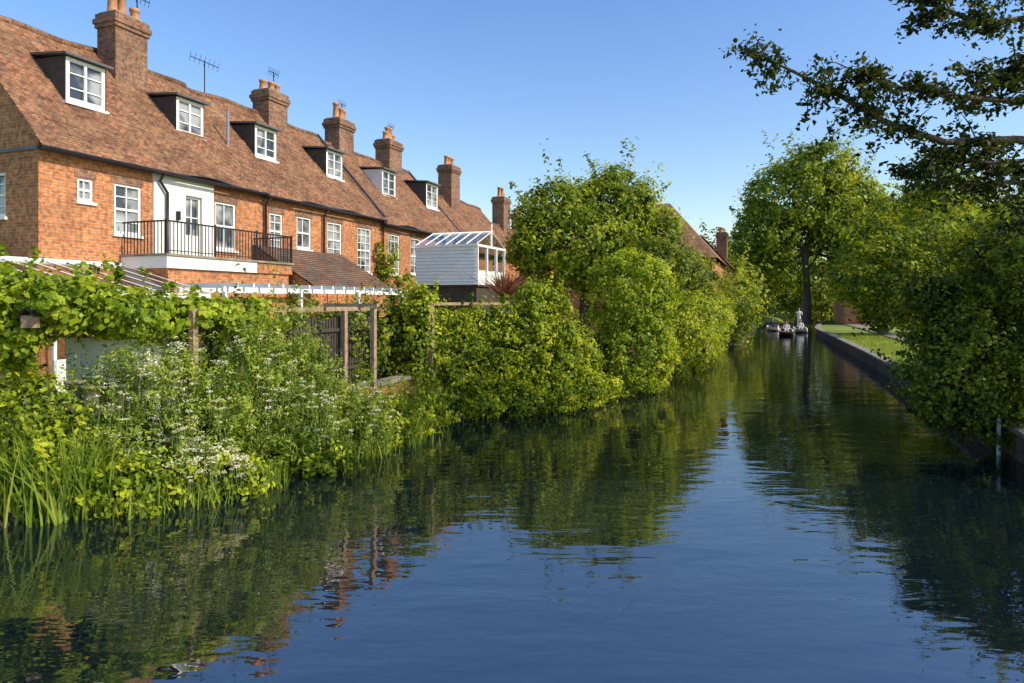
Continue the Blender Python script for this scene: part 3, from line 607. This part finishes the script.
def bough_tree():
    rg = np.random.default_rng(77); par = empty('overhanging_tree', False); mb = MB()
    tr = [(10.6, 9.6, .4), (10.5, 9.6, 2.5), (10.4, 9.4, 5), (10.4, 9.3, 8)]
    mb.tube(tr, [.4, .3, .26, .18], 'bark', 10)
    boughs = [
        [(10.4, 9.4, 4.6), (8.2, 8.8, 4.7), (6.2, 8.4, 4.7), (5.2, 8.2, 4.62), (4.4, 8.1, 4.85), (3.7, 8.0, 5.2), (3.2, 8, 5.45), (2.85, 8, 5.58)],
        [(10.4, 9.4, 5.0), (8.2, 8.6, 5.3), (6.4, 8.2, 5.1), (5.2, 8.0, 5.1), (4.4, 7.9, 5.2), (3.9, 7.9, 5.4)],
        [(10.4, 9.4, 4.4), (8.2, 8.8, 4.3), (6.6, 8.5, 4.2), (5.7, 8.4, 4.15), (4.9, 8.3, 4.25)],
        [(10.4, 9.4, 6.4), (8.3, 8.7, 6.6), (6.6, 8.3, 6.2), (5.6, 8.1, 6.0), (5.0, 8, 6.15), (4.7, 8, 6.35)],
        [(10.4, 9.4, 6.6), (8, 8.6, 6.4), (6.4, 8.2, 5.7), (5.8, 8.1, 5.45)],
        [(10.4, 9.4, 4.2), (8.6, 9, 3.8), (7.4, 8.8, 3.7), (6.4, 8.7, 3.75)],
        [(8.2, 8.8, 4.7), (6.8, 8.6, 4.5), (5.8, 8.3, 4.4), (5.0, 8.2, 4.45)],
        [(8.2, 8.6, 5.3), (6.8, 8.3, 5.5), (6.0, 8.1, 5.35), (5.3, 8.0, 5.4)],
        [(8.3, 8.7, 6.6), (6.8, 8.3, 6.5), (5.9, 8.1, 6.45), (5.3, 8, 6.4)],
    ]
    P = []
    for bi, bo in enumerate(boughs):
        pts = [Vector(p) for p in bo]; n = len(pts); mb.tube(pts, list(np.linspace(.065 if bi < 4 else .04, .009, n)), 'bark', 7)
        ntw = [76, 62, 64, 54, 44, 44, 54, 36, 36][bi]
        for k in range(ntw):
            f = (rg.random()**.75)*(n-1)*.999; f = max(f, 1.0); i = int(f); p0 = pts[i].lerp(pts[i+1], f-i); tg = (pts[i+1]-pts[i]).normalized()
            dv = (Vector(rg.normal(size=3))*.9+tg*.6+Vector((0, 0, -.1))).normalized(); ln = rg.uniform(.12, .6)*(1-.35*f/n)
            p1 = p0+dv*ln*.5+Vector((0, 0, .02)); p2 = p0+dv*ln+Vector((0, 0, -.05)); mb.tube([p0, p1, p2], [.012, .008, .003], 'bark', 4, False)
            for _ in range(rg.integers(14, 52)):
                g = rg.uniform(.3, 1.1); q = p0.lerp(p2, g); P.append(np.array(q)+rg.normal(size=3)*np.array([.045, .05, .038])*(1+.5*g))
    P = np.array(P); n = len(P); Nn = rg.normal(size=(n, 3))*.8+np.array([0, 0, .6])
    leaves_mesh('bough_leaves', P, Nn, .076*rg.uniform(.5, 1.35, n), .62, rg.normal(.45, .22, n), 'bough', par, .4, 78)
    Pc, Nc, vc = crown([(11.6, 9.5, 8.3, 2.6, 2.6, 2.4), (12.2, 10, 5.6, 2.2, 2.0, 1.8)], 500, 34, .35, 79)  # upper crown blob sits out of frame, added for its shadow and reflection
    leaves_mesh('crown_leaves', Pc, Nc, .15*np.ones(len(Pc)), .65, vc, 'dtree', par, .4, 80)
    mb.obj('trunk_and_boughs', par, street=False)
bough_tree()

tree('distant_trees', [(20.5, 62, 3.2, 1.6, 3, 2.4), (22.5, 70, 3.6, 2.0, 3, 3.0), (30, 92, 5, 4, 5, 5), (36, 98, 7, 6, 5, 7), (44, 98, 5, 6, 5, 5), (41, 88, 3.2, 3, 3, 2.6), (30, 100, 8.5, 3.4, 4, 4), (50, 95, 8, 6, 5, 7), (60, 95, 8, 7, 5, 7), (41, 95, 6.5, 4, 3, 4.5), (37, 86, 4, 2.5, 3, 3.4)], 1500, 30, .85, .48, 'mtree', 61, lump=.15)
tree('distant_trees', [(18, 56, 2.8, 1.6, 3, 2.2), (15.5, 48, 2.4, 1.5, 3, 2.0), (13.4, 43, 2.4, 1.4, 3, 1.8)], 450, 32, .45, .19, 'tree', 62, lump=.13, zmin=.03)
bl = [(x, 150+10*math.sin(x), 4+1.5*math.sin(x*.7), 6, 5, 5+2*math.sin(x*1.3)) for x in range(0, 170, 7)]
tree('distant_trees', bl, 1000, 26, 1.2, .9, 'mtree', 63, lump=.15)
tree('garden_hedge', [(x, y, 1.9, 2.0, 2.2, 1.6+.4*math.sin(x*3)) for x, y in ((24, 30), (28, 35), (32, 41), (36, 47), (39, 55), (42, 62), (21.5, 25))], 750, 32, .4, .18, 'mtree', 64, lump=.12, zmin=.4)

mb = MB(); p = W(20.2, 19.42); mb.tube([(p[0], p[1], -1), (p[0], p[1], .64), (p[0], p[1], .68)], [.035, .035, .02], 'postgrey', 10); mb.obj('mooring_post', street=False)
mb = MB()
for (x, y, z, r_) in ((-5.75, 9.35, 1.3, .13), (-5.45, 9.45, 1.3, .11), (-6.05, 9.45, 1.35, .12)): mb.tube([(x, y, z), (x, y, z+.22), (x, y, z+.22), (x, y, z+.26)], [r_*.7, r_, r_*1.12, r_*1.12], 'stone', 12)
mb.box(-6.3, -5.3, 9.3, 9.6, 1.22, 1.297, 'wood'); mb.obj('flower_pots', street=False)
nb_ = MB(); nb_.box(-6.62, -6.46, 9.2, 9.34, 2.35, 2.52, 'wood'); nb_.face([(-6.66, 9.16, 2.5), (-6.54, 9.16, 2.62), (-6.54, 9.38, 2.62), (-6.66, 9.38, 2.5)], 'dwood'); nb_.face([(-6.42, 9.16, 2.5), (-6.54, 9.16, 2.62), (-6.54, 9.38, 2.62), (-6.42, 9.38, 2.5)], 'dwood'); nb_.obj('nest_box', street=False)
gs = MB(); gs.box(13.4, 15.2, 5.4, 6.9, .9, 2.15, 'render'); gs.face([(13.3, 5.3, 2.15), (15.3, 5.3, 2.15), (15.3, 6.15, 2.55), (13.3, 6.15, 2.55)], 'lead'); gs.face([(13.3, 7.0, 2.15), (15.3, 7.0, 2.15), (15.3, 6.15, 2.55), (13.3, 6.15, 2.55)], 'lead'); gs.obj('garden_shed')

# ------------------------------------------------------------ punts and people
def punt(name, s0, t0, Ln=6.5, Wd=1.1, mat='dwood'):
    mb = MB(); st = []
    for f in np.linspace(0, 1, 9):
        e = min(f, 1-f); w = Wd/2*(.75+.25*min(1, e*5)); zb = .32 if e < .01 else max(-.1, .32-.42*min(1, e*5)); st.append((s0+f*Ln, w, zb))
    for i in range(8):
        (xa, wa, za), (xb, wb, zb) = st[i], st[i+1]; h = .38
        mb.face([(xa, t0-wa, za), (xb, t0-wb, zb), (xb, t0+wb, zb), (xa, t0+wa, za)], mat)
        for sg in (-1, 1):
            mb.face([(xa, t0+sg*wa, za), (xb, t0+sg*wb, zb), (xb, t0+sg*wb, h), (xa, t0+sg*wa, h)], mat)
            mb.face([(xa, t0+sg*wa, h), (xb, t0+sg*wb, h), (xb, t0+sg*(wb-.09), h), (xa, t0+sg*(wa-.09), h)], 'white')
            mb.face([(xa, t0+sg*(wa-.09), h), (xb, t0+sg*(wb-.09), h), (xb, t0+sg*(wb-.09), zb+.05), (xa, t0+sg*(wa-.09), za+.05)], 'wood')
    mb.box(s0, s0+.5, t0-Wd*.38, t0+Wd*.38, .34, .38, 'wood'); mb.box(s0+Ln-.5, s0+Ln, t0-Wd*.38, t0+Wd*.38, .34, .38, 'wood')
    for x in (1.6, 3.1, 4.6): mb.box(s0+x, s0+x+.35, t0-Wd*.42, t0+Wd*.42, .22, .27, 'wood')
    mb.obj(name)
def person(s0, t0, zseat, cloth, stand=False):
    par = empty('person', False); x, y, _ = W(s0, t0); par.location = (x, y, zseat); par.rotation_euler = (0, 0, ANG+math.pi)
    if stand:
        J = {'pel': (0, 0, .92), 'ch': (0, 0, 1.3), 'nk': (0, 0, 1.5), 'sl': (0, .19, 1.42), 'el': (.1, .27, 1.18), 'hl': (.3, .2, 1.2), 'sr': (0, -.19, 1.42), 'er': (.14, -.25, 1.25), 'hr': (.32, -.12, 1.45), 'kl': (.04, .1, .5), 'al': (0, .12, .08), 'tl': (.18, .13, .04), 'kr': (.02, -.1, .5), 'ar': (-.08, -.12, .08), 'tr': (.1, -.13, .04)}
    else:
        J = {'pel': (0, 0, .1), 'ch': (-.04, 0, .42), 'nk': (-.02, 0, .62), 'sl': (-.02, .19, .54), 'el': (.06, .25, .28), 'hl': (.3, .14, .26), 'sr': (-.02, -.19, .54), 'er': (.06, -.25, .28), 'hr': (.3, -.14, .26), 'kl': (.42, .12, .22), 'al': (.5, .12, -.16), 'tl': (.66, .12, -.18), 'kr': (.42, -.12, .22), 'ar': (.5, -.12, -.16), 'tr': (.66, -.12, -.18)}
    rad = {'pel': .14, 'ch': .15, 'nk': .055, 'sl': .065, 'el': .042, 'hl': .03, 'sr': .065, 'er': .042, 'hr': .03, 'kl': .065, 'al': .04, 'tl': .035, 'kr': .065, 'ar': .04, 'tr': .035}
    ks = list(J); E = [('pel', 'ch'), ('ch', 'nk'), ('ch', 'sl'), ('sl', 'el'), ('el', 'hl'), ('ch', 'sr'), ('sr', 'er'), ('er', 'hr'), ('pel', 'kl'), ('kl', 'al'), ('al', 'tl'), ('pel', 'kr'), ('kr', 'ar'), ('ar', 'tr')]
    me = bpy.data.meshes.new('body'); me.from_pydata([J[k] for k in ks], [(ks.index(a), ks.index(c)) for a, c in E], [])
    o = bpy.data.objects.new('body', me); scene.collection.objects.link(o); o.parent = par; me.materials.append(M[cloth])
    o.modifiers.new('skin', 'SKIN')
    for i, k in enumerate(ks): me.skin_vertices[0].data[i].radius = (rad[k], rad[k])
    me.skin_vertices[0].data[0].use_root = True
    o.modifiers.new('sub', 'SUBSURF').levels = 1
    nk = Vector(J['nk']); mb = MB()
    hd = nk+Vector((.02, 0, .15))
    mb.tube([hd+Vector((0, 0, z)) for z in (-.16, -.11, -.06, 0, .06, .1, .12)], [.05, .055, .075, .088, .078, .05, .01], 'skin', 10)
    mb.tube([hd+Vector((-.02, 0, z)) for z in (-.04, .02, .08, .12, .14)], [.085, .097, .088, .055, .01], 'hair', 10)
    mb.tube([hd+Vector((.08, 0, .02)), hd+Vector((.11, 0, -.03))], [.01, .018], 'skin', 5)
    for e in (-.035, .035): mb.tube([hd+Vector((.082, e, .01)), hd+Vector((.09, e, .01))], [.012, .008], 'hair', 6)
    for hnd in ('hl', 'hr'):
        h_ = Vector(J[hnd])
        for k in range(5): mb.tube([h_, h_+Vector((.07, (k-2)*.014, 0)), h_+Vector((.09+.004*k, (k-2)*.014, -.03))], [.014, .009, .007], 'skin', 5)
    mb.obj('head_and_hands', par, street=False)
try:
    punt('punt_boat', 64, 16.9); punt('punt_boat', 73, 15.9, mat='white'); punt('punt_boat', 70, 18.2, 6, 1.1, 'white')
    person(66.0, 16.9, .27, 'whitec'); person(67.5, 16.9, .27, 'redc'); person(69.0, 16.9, .27, 'navy'); person(74.8, 15.9, .27, 'navy'); person(71.8, 18.2, .27, 'whitec'); person(75.4, 18.2, .38, 'whitec', True)
except Exception as ex:
    print('PEOPLE ERR', ex)

# ------------------------------------------------------------ light, sky, camera
el, az = R(36), R(112)
w = bpy.data.worlds.new("World"); scene.world = w; w.use_nodes = True; nt = w.node_tree
sky = nt.nodes.new('ShaderNodeTexSky'); sky.sky_type = 'NISHITA'; sky.sun_disc = False; sky.sun_elevation = el; sky.sun_rotation = az
sky.air_density = 1.4; sky.dust_density = .8; sky.ozone_density = 3.5
hs = nt.nodes.new('ShaderNodeHueSaturation'); hs.inputs['Hue'].default_value = .515; hs.inputs['Saturation'].default_value = 1.22; hs.inputs['Value'].default_value = 1.4
nt.links.new(sky.outputs[0], hs.inputs['Color'])
bg = nt.nodes['Background']; nt.links.new(hs.outputs[0], bg.inputs['Color']); bg.inputs['Strength'].default_value = .15
sl = bpy.data.lights.new('sun', 'SUN'); sl.energy = 5.0; sl.angle = R(.5); sl.color = (1, .89, .70)
so = bpy.data.objects.new('sun', sl); scene.collection.objects.link(so)
dv = Vector((math.sin(az)*math.cos(el), math.cos(az)*math.cos(el), math.sin(el)))
so.rotation_euler = dv.to_track_quat('Z', 'Y').to_euler(); so.location = (30, 0, 40)
cam = bpy.data.cameras.new('camera'); cam.lens = 24; cam.sensor_width = 36; cam.shift_y = -39.5/1024; cam.clip_end = 3000; cam.clip_start = .1
co = bpy.data.objects.new('camera', cam); scene.collection.objects.link(co); co.location = (0, 0, 2.7); co.rotation_euler = (R(90), 0, 0)
scene.camera = co
print('TOTAL FACES', sum(len(o.data.polygons) for o in bpy.data.objects if o.type == 'MESH'))
